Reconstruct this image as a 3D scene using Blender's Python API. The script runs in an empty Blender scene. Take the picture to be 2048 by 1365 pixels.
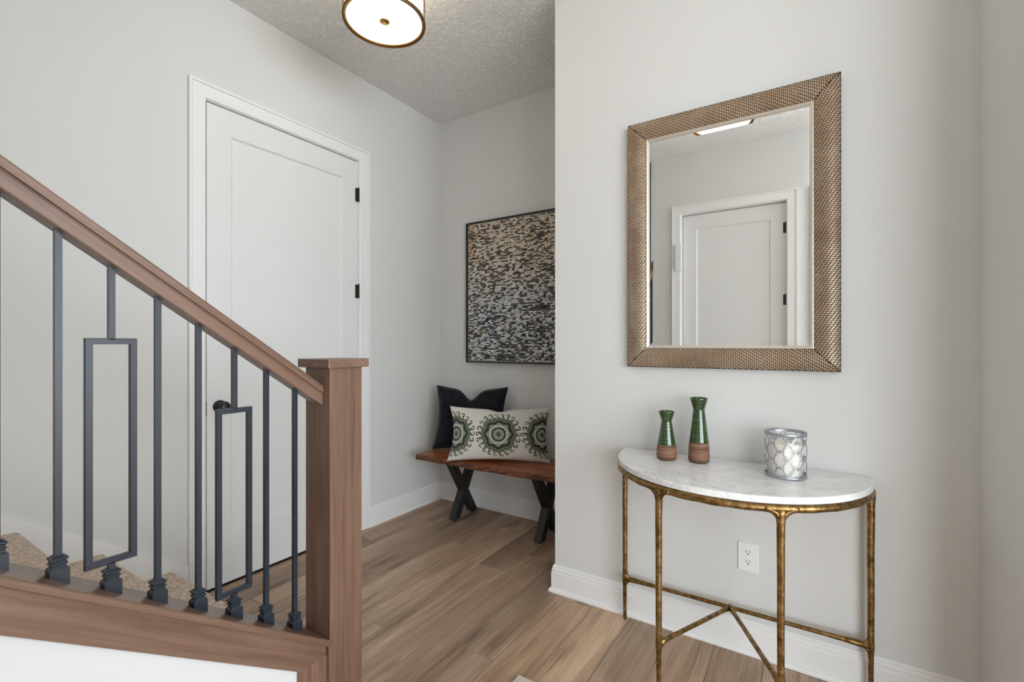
import bpy, bmesh, math, random
import numpy as np
from mathutils import Vector, Matrix

SC = bpy.context.scene
COL = SC.collection
PI = math.pi

# ------------------------------------------------------------------ camera
EYE = 1.237
cam_d = bpy.data.cameras.new('camera')
cam_d.sensor_width = 36.0
cam_d.lens = 936.0 / 2048.0 * 36.0
cam_d.shift_y = 6.5 / 2048.0
cam_d.clip_start = 0.02
cam = bpy.data.objects.new('camera', cam_d)
cam.location = (0, 0, EYE)
cam.rotation_euler = (PI / 2, 0, math.radians(32.66))
COL.objects.link(cam)
SC.camera = cam

# ------------------------------------------------------------------ world, exposure
world = bpy.data.worlds.new('overcast_sky')
SC.world = world
world.use_nodes = True
bg = world.node_tree.nodes['Background']
bg.inputs[0].default_value = (0.85, 0.935, 1.0, 1)
bg.inputs[1].default_value = 8.0
SC.view_settings.view_transform = 'Standard'
SC.view_settings.look = 'None'
SC.view_settings.gamma = 1.0
SC.view_settings.use_curve_mapping = False
SC.view_settings.exposure = 0.46
LAMP_GLOW = 2.0
try:
    SC.cycles.max_bounces = 14
    SC.cycles.diffuse_bounces = 8
    SC.cycles.glossy_bounces = 6
    SC.cycles.transparent_max_bounces = 12
    SC.cycles.sample_clamp_indirect = 6.0
except Exception:
    pass


def portal(name, loc, rot, sx, sy):
    """sampling guide for the sky behind a window; gives off no light of its own"""
    l = bpy.data.lights.new(name, 'AREA')
    l.shape = 'RECTANGLE'
    l.size = sx
    l.size_y = sy
    l.cycles.is_portal = True
    o = bpy.data.objects.new(name, l)
    o.location = loc
    o.rotation_euler = rot
    COL.objects.link(o)


# ------------------------------------------------------------------ materials
def lin(r, g, b):
    f = lambda c: (c / 255 / 12.92) if c / 255 <= 0.04045 else ((c / 255 + 0.055) / 1.055) ** 2.4
    return (f(r), f(g), f(b), 1.0)


class M:
    def __init__(s, name, color=(0.8, 0.8, 0.8, 1), rough=0.5, metal=0.0, spec=0.5):
        s.m = bpy.data.materials.new(name)
        s.m.use_nodes = True
        s.t = s.m.node_tree
        s.n = s.t.nodes
        s.p = s.n['Principled BSDF']
        s.p.inputs['Base Color'].default_value = color
        s.p.inputs['Roughness'].default_value = rough
        s.p.inputs['Metallic'].default_value = metal
        s.p.inputs['Specular IOR Level'].default_value = spec

    def add(s, t, **kw):
        n = s.n.new(t)
        for k, v in kw.items():
            setattr(n, k, v)
        return n

    def link(s, a, b):
        s.t.links.new(a, b)

    def coord(s, which='Object', scale=(1, 1, 1), loc=(0, 0, 0), rot=(0, 0, 0)):
        c = s.add('ShaderNodeTexCoord')
        mp = s.add('ShaderNodeMapping')
        mp.inputs['Scale'].default_value = scale
        mp.inputs['Location'].default_value = loc
        mp.inputs['Rotation'].default_value = rot
        s.link(c.outputs[which], mp.inputs['Vector'])
        return mp.outputs['Vector']

    def noise(s, vec, scale=5, detail=4, rough=0.5, dist=0.0):
        n = s.add('ShaderNodeTexNoise')
        n.inputs['Scale'].default_value = scale
        n.inputs['Detail'].default_value = detail
        n.inputs['Roughness'].default_value = rough
        n.inputs['Distortion'].default_value = dist
        if vec is not None:
            s.link(vec, n.inputs['Vector'])
        return n.outputs['Fac']

    def ramp(s, fac, stops):
        r = s.add('ShaderNodeValToRGB')
        e = r.color_ramp.elements
        while len(e) < len(stops):
            e.new(0.5)
        for i, (p, c) in enumerate(stops):
            e[i].position = p
            e[i].color = c if len(c) == 4 else (*c, 1)
        s.link(fac, r.inputs['Fac'])
        return r.outputs['Color']

    def mix(s, fac, a, b, mode='MIX'):
        m = s.add('ShaderNodeMix', data_type='RGBA', blend_type=mode)
        for k, v in ((0, fac), (6, a), (7, b)):
            if hasattr(v, 'is_output'):
                s.link(v, m.inputs[k])
            else:
                m.inputs[k].default_value = v
        return m.outputs[2]

    def math(s, op, a, b=None):
        m = s.add('ShaderNodeMath', operation=op)
        for k, v in ((0, a), (1, b)):
            if v is None:
                continue
            if hasattr(v, 'is_output'):
                s.link(v, m.inputs[k])
            else:
                m.inputs[k].default_value = v
        return m.outputs[0]

    def base(s, col):
        s.link(col, s.p.inputs['Base Color'])

    def rough(s, f):
        s.link(f, s.p.inputs['Roughness'])

    def bump(s, h, strength=0.2, dist=0.01):
        b = s.add('ShaderNodeBump')
        b.inputs['Strength'].default_value = strength
        b.inputs['Distance'].default_value = dist
        s.link(h, b.inputs['Height'])
        s.link(b.outputs['Normal'], s.p.inputs['Normal'])


def make_materials():
    D = {}
    m = M('wall_paint', (0.70, 0.697, 0.683, 1), 0.85, 0, 0.25)
    v = m.coord('Object')
    m.bump(m.noise(v, 140, 3, 0.6), 0.06, 0.002)
    D['wall'] = m.m
    m = M('ceiling_texture', (0.88, 0.88, 0.87, 1), 0.95, 0, 0.1)
    v = m.coord('Object')
    h = m.noise(v, 42, 4, 0.6, 0.6)
    m.bump(m.ramp(h, [(0.44, (0, 0, 0)), (0.6, (1, 1, 1))]), 0.9, 0.005)
    D['ceiling'] = m.m
    D['trim'] = M('white_trim_paint', (0.82, 0.82, 0.815, 1), 0.38, 0, 0.4).m
    D['door'] = M('white_door_paint', (0.76, 0.76, 0.753, 1), 0.42, 0, 0.4).m
    D['panel_white'] = M('knee_wall_paint', (0.70, 0.702, 0.71, 1), 0.7, 0, 0.3).m

    # floor planks: the grain shifts with each plank's own random number
    m = M('oak_vinyl_plank', rough=0.42, spec=0.4)
    tc = m.add('ShaderNodeTexCoord')
    oi = m.add('ShaderNodeObjectInfo')
    off = m.math('MULTIPLY', oi.outputs['Random'], 37.0)
    cx = m.add('ShaderNodeCombineXYZ')
    m.link(off, cx.inputs[0])
    m.link(off, cx.inputs[1])
    va = m.add('ShaderNodeVectorMath', operation='ADD')
    m.link(tc.outputs['Object'], va.inputs[0])
    m.link(cx.outputs[0], va.inputs[1])

    def mapped(sc):
        q = m.add('ShaderNodeMapping')
        q.inputs['Scale'].default_value = sc
        m.link(va.outputs[0], q.inputs['Vector'])
        return q.outputs['Vector']
    broad = m.noise(mapped((7, 0.9, 1)), 1.0, 3, 0.55, 0.9)
    fine = m.noise(mapped((46, 2.0, 1)), 1.0, 5, 0.62, 0.7)
    pores = m.noise(mapped((150, 5, 1)), 1.0, 3, 0.6, 0.3)
    wv = m.add('ShaderNodeTexWave', wave_type='BANDS', bands_direction='X')
    wv.inputs['Scale'].default_value = 4.5
    wv.inputs['Distortion'].default_value = 9.0
    wv.inputs['Detail'].default_value = 2.5
    wv.inputs['Detail Scale'].default_value = 0.8
    m.link(mapped((7.0, 0.75, 1)), wv.inputs['Vector'])
    patch = m.noise(mapped((4.5, 1.6, 1)), 1.0, 2, 0.5, 1.0)
    c = m.ramp(broad, [(0.32, lin(128, 104, 86)), (0.5, lin(176, 149, 126)), (0.68, lin(206, 182, 157))])
    c = m.mix(0.42, c, m.ramp(fine, [(0.30, lin(112, 89, 71)), (0.52, lin(180, 154, 130)), (0.7, lin(214, 190, 164))]))
    cath = m.math('MULTIPLY', m.ramp(wv.outputs['Fac'], [(0.62, (0, 0, 0)), (0.95, (1, 1, 1))]),
                  m.ramp(patch, [(0.44, (0, 0, 0)), (0.60, (1, 1, 1))]))
    c = m.mix(m.math('MULTIPLY', cath, 0.5), c, lin(106, 82, 64))
    vk = m.add('ShaderNodeTexVoronoi')
    vk.inputs['Scale'].default_value = 1.0
    m.link(mapped((6.0, 1.5, 1)), vk.inputs['Vector'])
    kd = m.math('ADD', vk.outputs['Distance'], m.math('MULTIPLY', m.math('SUBTRACT', fine, 0.5), 0.22))
    c = m.mix(m.math('MULTIPLY', m.ramp(kd, [(0.02, (1, 1, 1)), (0.20, (0, 0, 0))]), 0.62), c, lin(92, 69, 52))
    lines = m.ramp(pores, [(0.62, (0, 0, 0)), (0.72, (1, 1, 1))])
    c = m.mix(m.math('MULTIPLY', lines, 0.38), c, lin(98, 76, 60))
    tone = m.ramp(oi.outputs['Random'], [(0.0, (0.74, 0.73, 0.73)), (0.3, (0.92, 0.88, 0.84)), (0.5, (0.96, 0.96, 0.97)),
                                         (0.75, (1.04, 0.99, 0.93)), (1.0, (1.16, 1.11, 1.05))])
    c = m.mix(1.0, c, tone, 'MULTIPLY')
    m.base(c)
    m.bump(fine, 0.10, 0.0015)
    D['plank'] = m.m
    D['subfloor'] = M('dark_subfloor', lin(70, 54, 42), 0.9).m

    def wood(name, lo, mid, hi, axis, rough=0.30, k=1.0, rake=0.0):
        m = M(name, rough=rough, spec=0.45)
        sc = [55 * k, 55 * k, 55 * k]
        sc[axis] = 2.2
        def co(scl):
            if not rake:
                return m.coord('Object', tuple(scl))
            q = m.add('ShaderNodeMapping')
            q.inputs['Scale'].default_value = tuple(scl)
            m.link(m.coord('Object', rot=(rake, 0, 0)), q.inputs['Vector'])
            return q.outputs['Vector']
        f = m.noise(co(sc), 1.0, 5, 0.6, 0.6)
        sb = [6, 6, 6]
        sb[axis] = 0.9
        g = m.noise(co(sb), 1.0, 3, 0.5, 0.8)
        c = m.ramp(f, [(0.28, lo), (0.5, mid), (0.74, hi)])
        c = m.mix(0.35, c, m.ramp(g, [(0.3, lo), (0.7, hi)]))
        m.base(c)
        m.bump(f, 0.06, 0.001)
        return m.m
    lo, mid, hi = lin(88, 64, 50), lin(120, 92, 76), lin(140, 111, 95)
    D['wood_z'] = wood('stained_maple_upright', lo, mid, hi, 2)
    # rail and cap run down a slope, and the grain with them
    D['wood_y'] = wood('stained_maple_raking', lo, mid, hi, 1, rake=math.atan(0.704))
    D['bench'] = wood('reddish_live_edge_wood', lin(104, 52, 26), lin(158, 88, 50), lin(196, 124, 76), 0, 0.20, 0.7)
    m = M('rough_bark_edge', rough=0.6)
    f = m.noise(m.coord('Object', (14, 60, 60)), 1.0, 5, 0.7, 0.8)
    m.base(m.ramp(f, [(0.3, lin(40, 22, 14)), (0.52, lin(105, 60, 34)), (0.72, lin(168, 112, 70))]))
    m.bump(f, 0.5, 0.006)
    D['bark'] = m.m

    m = M('satin_black_iron', (0.012, 0.020, 0.033, 1), 0.30, 0.0, 0.55)
    m.bump(m.noise(m.coord('Object'), 420, 2, 0.5), 0.05, 0.001)
    D['iron'] = m.m
    m = M('black_bench_steel', (0.012, 0.011, 0.010, 1), 0.42, 0.0, 0.5)
    D['steel'] = m.m
    D['bronze'] = M('oil_rubbed_bronze', (0.045, 0.036, 0.030, 1), 0.4, 0.6).m
    D['black'] = M('matte_black', (0.012, 0.012, 0.013, 1), 0.35).m

    m = M('berber_carpet', rough=0.98, spec=0.1)
    v = m.coord('Object', (1, 1, 1))
    w = m.add('ShaderNodeTexVoronoi')
    w.inputs['Scale'].default_value = 190
    m.link(m.coord('Object', (0.6, 1.25, 1.25)), w.inputs['Vector'])
    n1 = m.noise(v, 60, 4, 0.7)
    c = m.ramp(w.outputs['Distance'], [(0.1, lin(244, 228, 210)), (0.5, lin(216, 196, 176)), (0.85, lin(130, 108, 92))])
    c = m.mix(0.45, c, m.ramp(n1, [(0.36, lin(168, 146, 128)), (0.6, lin(244, 230, 214))]))
    m.base(c)
    m.bump(w.outputs['Distance'], -0.8, 0.006)
    D['carpet'] = m.m
    m = M('cream_wool', lin(214, 206, 192), 0.95, 0, 0.1)
    m.bump(m.noise(m.coord('Object'), 220, 4, 0.7), 0.8, 0.006)
    D['wool'] = m.m

    m = M('white_veined_marble', rough=0.22, spec=0.5)
    v = m.coord('Object', (1, 1, 1), rot=(0, 0, 0.6))
    a = m.noise(m.coord('Object', (3.2, 8, 6), rot=(0, 0, 0.5)), 1.6, 8, 0.62, 1.1)
    vein = m.ramp(m.math('ABSOLUTE', m.math('SUBTRACT', a, 0.5)), [(0.0, (1, 1, 1)), (0.035, (0, 0, 0))])
    cl = m.noise(v, 6, 5, 0.6, 0.6)
    fleck = m.ramp(m.noise(m.coord('Object', (20, 46, 30), rot=(0, 0, 0.5)), 1.5, 5, 0.7, 0.5), [(0.57, (0, 0, 0)), (0.68, (1, 1, 1))])
    c = m.ramp(cl, [(0.30, lin(222, 223, 225)), (0.6, lin(240, 240, 239))])
    c = m.mix(m.math('MULTIPLY', vein, 0.28), c, lin(170, 171, 173))
    c = m.mix(m.math('MULTIPLY', fleck, 0.50), c, lin(150, 150, 149))
    m.base(c)
    D['marble'] = m.m

    m = M('antiqued_hammered_brass', rough=0.36, metal=1.0)
    n1 = m.noise(m.coord('Object'), 38, 5, 0.65, 0.4)
    m.base(m.ramp(n1, [(0.30, lin(84, 62, 38)), (0.5, lin(140, 110, 68)), (0.72, lin(186, 156, 108))]))
    m.bump(m.noise(m.coord('Object', (60, 60, 22)), 1, 2, 0.5), 0.35, 0.004)
    D['brass'] = m.m

    D['frame_dark'] = M('dark_brown_frame', lin(52, 38, 29), 0.55, 0.1).m
    m = M('champagne_woven_metal', rough=0.38, metal=0.45)
    n1 = m.noise(m.coord('Object'), 9, 3, 0.6)
    m.base(m.ramp(n1, [(0.3, lin(190, 162, 132)), (0.7, lin(222, 200, 172))]))
    D['weave'] = m.m
    D['lip'] = M('champagne_silver_lip', lin(206, 198, 186), 0.35, 0.4).m
    D['mirror'] = M('silvered_mirror', (0.93, 0.94, 0.935, 1), 0.0, 1.0).m

    m = M('green_glaze', rough=0.10, spec=0.6)
    v = m.coord('Object', (3, 3, 210))
    n1 = m.noise(v, 1.0, 3, 0.6)
    n2 = m.noise(m.coord('Object', (40, 40, 40)), 1.0, 3, 0.6)
    c = m.ramp(n1, [(0.36, lin(20, 36, 14)), (0.55, lin(44, 72, 28)), (0.72, lin(92, 116, 54))])
    c = m.mix(0.15, c, m.ramp(n2, [(0.3, lin(24, 42, 16)), (0.7, lin(64, 92, 38))]))
    m.base(c)
    m.bump(n1, 0.10, 0.0015)
    m.p.inputs['Coat Weight'].default_value = 0.6
    m.p.inputs['Coat Roughness'].default_value = 0.03
    D['glaze'] = m.m
    m = M('banded_brown_stoneware', rough=0.6, spec=0.3)
    n1 = m.noise(m.coord('Object', (3, 3, 120)), 1.0, 3, 0.6)
    m.base(m.ramp(n1, [(0.34, lin(74, 50, 42)), (0.52, lin(128, 92, 72)), (0.70, lin(172, 136, 106))]))
    m.bump(n1, 0.25, 0.002)
    D['stoneware'] = m.m
    D['vase_dark'] = M('dark_vase_foot', lin(52, 36, 32), 0.5).m
    m = M('galvanised_silver', lin(176, 180, 186), 0.38, 0.85)
    m.bump(m.noise(m.coord('Object'), 120, 3, 0.6), 0.1, 0.001)
    D['silver'] = m.m
    m = M('white_wax', lin(236, 232, 224), 0.5, 0, 0.4)
    m.p.inputs['Subsurface Weight'].default_value = 0.25
    m.p.inputs['Subsurface Radius'].default_value = (0.02, 0.015, 0.01)
    D['wax'] = m.m

    m = M('black_velvet', lin(22, 23, 28), 0.9, 0, 0.2)
    m.p.inputs['Sheen Weight'].default_value = 0.35
    m.p.inputs['Sheen Roughness'].default_value = 0.35
    n1 = m.noise(m.coord('Object'), 26, 4, 0.6, 0.5)
    m.base(m.ramp(n1, [(0.3, lin(12, 12, 16)), (0.7, lin(36, 37, 44))]))
    m.bump(m.noise(m.coord('Object'), 40, 3, 0.6), 0.15, 0.006)
    D['velvet'] = m.m

    def attr_mat(name, rough, bump=None):
        m = M(name, rough=rough, spec=0.25)
        a = m.add('ShaderNodeAttribute', attribute_name='Col')
        m.base(a.outputs['Color'])
        if bump:
            m.bump(m.noise(m.coord('Object'), bump, 2, 0.6), 0.25, 0.0015)
        return m.m
    D['print'] = attr_mat('printed_linen', 0.9, 600)
    D['collage'] = attr_mat('painted_paper_collage', 0.6)
    D['canvas'] = M('canvas_ground', lin(170, 165, 156), 0.9).m
    D['art_frame'] = M('near_black_frame', lin(34, 31, 29), 0.45).m

    D['plastic'] = M('white_plastic', (0.82, 0.82, 0.83, 1), 0.3).m
    D['slot'] = M('dark_slot', (0.01, 0.01, 0.01, 1), 0.6).m
    D['gold'] = M('brushed_gold', lin(190, 150, 84), 0.35, 0.9).m
    m = M('aged_bronze_wire', lin(128, 98, 62), 0.4, 0.8)
    D['lamp_metal'] = m.m

    def glow(name, col, s, basec):
        m = M(name, basec, 0.6)
        m.p.inputs['Emission Color'].default_value = col
        m.p.inputs['Emission Strength'].default_value = s
        return m.m
    D['diffuser'] = glow('lit_frosted_diffuser', (1.0, 0.90, 0.74, 1), LAMP_GLOW, (0.8, 0.78, 0.74, 1))
    D['shade'] = glow('lit_cream_shade', (1.0, 0.86, 0.66, 1), LAMP_GLOW * 0.9, (0.8, 0.76, 0.68, 1))
    m = M('window_glass')
    tr = m.add('ShaderNodeBsdfTransparent')
    gl = m.add('ShaderNodeBsdfGlossy')
    gl.inputs['Roughness'].default_value = 0.0
    mx = m.add('ShaderNodeMixShader')
    mx.inputs[0].default_value = 0.06
    m.link(tr.outputs[0], mx.inputs[1])
    m.link(gl.outputs[0], mx.inputs[2])
    m.link(mx.outputs[0], m.n['Material Output'].inputs['Surface'])
    D['glass'] = m.m
    return D


MT = make_materials()


# ------------------------------------------------------------------ mesh helpers
def root_loc(o):
    v = Vector((0, 0, 0))
    while o is not None:
        v += o.location
        o = o.parent
    return v


def link(name, me, mat, parent=None, smooth=False, world=True):
    """world: the mesh is in world coordinates and its thing is not rotated"""
    o = bpy.data.objects.new(name, me)
    if mat is not None and not me.materials:
        for x in (mat if isinstance(mat, (list, tuple)) else [mat]):
            me.materials.append(MT[x])
    if parent is not None:
        o.parent = parent
        if world:
            me.transform(Matrix.Translation(-root_loc(parent)))
    if smooth:
        me.polygons.foreach_set('use_smooth', [True] * len(me.polygons))
    COL.objects.link(o)
    return o


def from_bm(name, bm, mat, parent=None, smooth=False, world=True):
    bmesh.ops.recalc_face_normals(bm, faces=bm.faces)
    me = bpy.data.meshes.new(name)
    bm.to_mesh(me)
    bm.free()
    return link(name, me, mat, parent, smooth, world)


def tag(o, label=None, cat=None, group=None, kind=None):
    if label:
        o['label'] = label
    if cat:
        o['category'] = cat
    if group:
        o['group'] = group
    if kind:
        o['kind'] = kind
    return o


def empty(name, loc, label=None, cat=None, group=None, kind=None, rz=0):
    o = bpy.data.objects.new(name, None)
    o.location = loc
    o.rotation_euler = (0, 0, rz)
    o.empty_display_size = 0.1
    COL.objects.link(o)
    return tag(o, label, cat, group, kind)


def box(bm, x0, x1, y0, y1, z0, z1, bev=0.0, mat=0):
    vs = [bm.verts.new((x, y, z)) for x in (x0, x1) for y in (y0, y1) for z in (z0, z1)]
    fs = []
    for q in ((0, 1, 3, 2), (4, 6, 7, 5), (0, 4, 5, 1), (2, 3, 7, 6), (0, 2, 6, 4), (1, 5, 7, 3)):
        f = bm.faces.new([vs[i] for i in q])
        f.material_index = mat
        fs.append(f)
    if bev > 0:
        es = list({e for f in fs for e in f.edges})
        r = bmesh.ops.bevel(bm, geom=es, offset=bev, segments=2, affect='EDGES', profile=0.6)
        for f in r['faces']:
            f.material_index = mat


def boxes(name, lst, mat, parent=None, bev=0.0, world=True):
    bm = bmesh.new()
    for b in lst:
        box(bm, *b, bev=bev)
    return from_bm(name, bm, mat, parent, False, world)


def prism(bm, poly, axis, a, b):
    """poly: 2D points in the two other axes (in order x,y,z without axis), extruded from a to b"""
    def P(p, t):
        if axis == 0:
            return (t, p[0], p[1])
        if axis == 1:
            return (p[0], t, p[1])
        return (p[0], p[1], t)
    A = [bm.verts.new(P(p, a)) for p in poly]
    B = [bm.verts.new(P(p, b)) for p in poly]
    n = len(poly)
    bm.faces.new(A)
    bm.faces.new(B[::-1])
    for i in range(n):
        bm.faces.new([A[i], B[i], B[(i + 1) % n], A[(i + 1) % n]])


def sweep(bm, path, prof, closed=False):
    """path: list of (point, out, up): each profile point (d, h) goes to point + d*out + h*up"""
    rings = []
    for p, o, u in path:
        p, o, u = Vector(p), Vector(o), Vector(u)
        rings.append([bm.verts.new(p + o * d + u * h) for d, h in prof])
    n = len(prof)
    m = len(rings)
    for i in range(m if closed else m - 1):
        a, b = rings[i], rings[(i + 1) % m]
        for j in range(n):
            k = (j + 1) % n
            bm.faces.new([a[j], b[j], b[k], a[k]])
    if not closed:
        bm.faces.new(rings[0])
        bm.faces.new(rings[-1][::-1])


def tube(bm, pts, rad, seg=10, cap=True, phase=0.0):
    pts = [Vector(p) for p in pts]
    n = len(pts)
    rad = rad if isinstance(rad, (list, tuple)) else [rad] * n
    t0 = (pts[1] - pts[0]).normalized()
    ref = Vector((0, 0, 1)) if abs(t0.z) < 0.9 else Vector((1, 0, 0))
    u = t0.cross(ref).normalized()
    rings = []
    for i, p in enumerate(pts):
        a = pts[max(i - 1, 0)]
        b = pts[min(i + 1, n - 1)]
        t = (b - a).normalized()
        u = (u - t * u.dot(t)).normalized()
        v = t.cross(u)
        rings.append([bm.verts.new(p + (u * math.cos(2 * PI * k / seg + phase) + v * math.sin(2 * PI * k / seg + phase)) * rad[i]) for k in range(seg)])
    for i in range(n - 1):
        for k in range(seg):
            j = (k + 1) % seg
            bm.faces.new([rings[i][k], rings[i][j], rings[i + 1][j], rings[i + 1][k]])
    if cap:
        bm.faces.new(rings[0][::-1])
        bm.faces.new(rings[-1])


def ring_tube(bm, c, R, r, n=64, seg=8, z=None):
    rings = []
    for i in range(n):
        a = 2 * PI * i / n
        rings.append([bm.verts.new((c[0] + (R + r * math.cos(2 * PI * k / seg)) * math.cos(a),
                                    c[1] + (R + r * math.cos(2 * PI * k / seg)) * math.sin(a),
                                    c[2] + r * math.sin(2 * PI * k / seg))) for k in range(seg)])
    for i in range(n):
        a, b = rings[i], rings[(i + 1) % n]
        for k in range(seg):
            j = (k + 1) % seg
            bm.faces.new([a[k], b[k], b[j], a[j]])


def lathe(bm, c, prof, n=40):
    """prof: (r, z) from one end to the other; r == 0 closes"""
    rings = []
    for r, z in prof:
        if r <= 1e-6:
            rings.append([bm.verts.new((c[0], c[1], c[2] + z))])
        else:
            rings.append([bm.verts.new((c[0] + r * math.cos(2 * PI * i / n), c[1] + r * math.sin(2 * PI * i / n), c[2] + z)) for i in range(n)])
    for a, b in zip(rings, rings[1:]):
        for i in range(n):
            j = (i + 1) % n
            if len(a) == 1 and len(b) == 1:
                continue
            if len(a) == 1:
                bm.faces.new([a[0], b[j], b[i]])
            elif len(b) == 1:
                bm.faces.new([a[i], a[j], b[0]])
            else:
                bm.faces.new([a[i], a[j], b[j], b[i]])


# ------------------------------------------------------------------ main dimensions (metres)
LW = -2.53          # face of the left wall
MWY = 2.095         # face of the mirror wall
FWY = 2.875         # face of the far wall behind the bench
MX = -1.086         # outer corner of the mirror wall
RX = 0.456          # face of the right wall
BY = -0.38          # face of the wall behind the camera
CEIL = 3.012
GX, GY = 5.0, -4.0  # far walls of the big room the daylight comes from
SLOPE = 0.704
KX0, KX1 = -1.500, -1.385   # knee wall


def wall(name, lst, parent=None, mat='wall'):
    return tag(boxes(name, lst, mat, parent), kind='structure')


# ------------------------------------------------------------------ walls
DY0, DY1, DZ = 1.130, 2.062, 2.452            # door_1 opening in the left wall
wall('wall_left', [(LW - .14, LW, -3.42, DY0, -.02, 5.7), (LW - .14, LW, DY1, FWY + .14, -.02, 5.7),
                   (LW - .14, LW, DY0, DY1, DZ, 5.7), (LW - .14, LW - .06, DY0, DY1, -.02, DZ)])
wall('wall_far', [(LW, .12, FWY, FWY + .14, -.02, CEIL + .1)])
wall('wall_center', [(MX, RX + .12, MWY, MWY + .12, -.02, CEIL + .1)])
wall('wall_alcove_end', [(0.0, .12, MWY + .12, FWY, -.02, CEIL + .1)])
wall('wall_right', [(RX, RX + .12, 1.62, MWY, -.02, CEIL + .1)])
wall('wall_front', [(RX + .12, GX + .14, MWY, MWY + .12, -.02, CEIL + .1)])
BX0, BX1, BZ = -1.030, -0.176, 2.448          # door_2 opening in the wall behind the camera
WB1 = 0.80
CX0, CX1 = 0.235, 0.695              # door_3 opening beside it
wall('wall_behind', [(KX0, BX0, BY - .14, BY, -.02, CEIL + .1), (BX1, CX0, BY - .14, BY, -.02, CEIL + .1), (CX1, WB1, BY - .14, BY, -.02, CEIL + .1),
                     (CX0, CX1, BY - .14, BY, BZ, CEIL + .1), (CX0, CX1, BY - .17, BY - .14, -.02, BZ),
                     (BX0, BX1, BY - .14, BY, BZ, CEIL + .1), (BX0, BX1, BY - .17, BY - .14, -.02, BZ)])
wall('wall_stair', [(KX0, KX1, -3.42, BY - .14, -.02, 5.7), (KX0, KX1, BY - .14, 0.62, CEIL + .1, 5.7)])
wall('wall_stair_end', [(LW, KX0, -3.56, -3.42, -.02, 5.7)])
wall('wall_stair_header', [(LW, KX0, 0.50, 0.62, CEIL + .1, 5.7)])
wall('wall_side', [(WB1 - .12, WB1, GY, BY - .17, -.02, CEIL + .1)])
W1 = (1.2, 4.85, 0.06, 2.60)     # window_1 in the wall at GY: x0 x1 z0 z1
W2 = (-3.5, 1.9, 0.12, 2.85)      # window_2 in the wall at GX: y0 y1 z0 z1
wall('wall_window_back', [(WB1 - .12, W1[0], GY - .14, GY, -.02, CEIL + .1), (W1[1], GX + .14, GY - .14, GY, -.02, CEIL + .1),
                          (W1[0], W1[1], GY - .14, GY, -.02, W1[2]), (W1[0], W1[1], GY - .14, GY, W1[3], CEIL + .1)])
wall('wall_window_right', [(GX, GX + .14, GY, W2[0], -.02, CEIL + .1), (GX, GX + .14, W2[1], MWY, -.02, CEIL + .1),
                           (GX, GX + .14, W2[0], W2[1], -.02, W2[2]), (GX, GX + .14, W2[0], W2[1], W2[3], CEIL + .1)])
tag(boxes('ceiling', [(LW, .12, 0.62, FWY, CEIL, CEIL + .1), (KX0, GX, BY - .14, 0.62, CEIL, CEIL + .1),
                      (.12, GX, 0.62, MWY, CEIL, CEIL + .1), (WB1 - .12, GX, GY, BY - .14, CEIL, CEIL + .1),
                      (LW - .14, KX1, -3.56, 0.62, 5.7, 5.8)], 'ceiling'), kind='structure')


def window(name, axis, a0, a1, z0, z1, pos, n, sg=1):
    w = empty(name, (0, 0, 0), kind='structure')

    def B(u0, u1, v0, v1, d0, d1):
        return (u0, u1, pos - d1, pos - d0, v0, v1) if axis == 1 else (min(pos + sg * d0, pos + sg * d1), max(pos + sg * d0, pos + sg * d1), u0, u1, v0, v1)
    f = .06
    boxes('window_frame', [B(a0, a1, z0, z0 + f, .03, .11), B(a0, a1, z1 - f, z1, .03, .11),
                           B(a0, a0 + f, z0 + f, z1 - f, .03, .11), B(a1 - f, a1, z0 + f, z1 - f, .03, .11)], 'trim', w)
    step = (a1 - a0) / n
    for i in range(1, n):
        boxes('mullion', [B(a0 + step * i - .03, a0 + step * i + .03, z0 + f, z1 - f, .04, .10)], 'trim', w)
    for i in range(n):
        boxes('pane', [B(a0 + step * i + (.03 if i else f), a0 + step * (i + 1) - (.03 if i < n - 1 else f), z0 + f, z1 - f, .066, .072)], 'glass', w)
    boxes('window_sill', [B(a0 - .05, a1 + .05, z0 - .03, z0 - .002, -.04, .03)], 'trim', w)


window('window_1', 1, W1[0], W1[1], W1[2], W1[3], GY, 2)
window('window_2', 0, W2[0], W2[1], W2[2], W2[3], GX, 5)
portal('window_behind_offscreen', ((W1[0] + W1[1]) / 2, GY - .2, (W1[2] + W1[3]) / 2), (PI / 2, 0, 0), W1[1] - W1[0], W1[3] - W1[2])
portal('window_right_offscreen', (GX + .2, (W2[0] + W2[1]) / 2, (W2[2] + W2[3]) / 2), (PI / 2, 0, PI / 2), W2[1] - W2[0], W2[3] - W2[2])

# ------------------------------------------------------------------ floor with planks
floor = tag(boxes('floor', [(LW - .1, .12, BY - .14, FWY + .1, -.06, -.008), (.12, GX + .1, GY - .1, MWY + .1, -.06, -.008)], 'subfloor'), kind='structure')
PW, PL = 0.178, 1.22
plank_cache = {}


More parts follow.
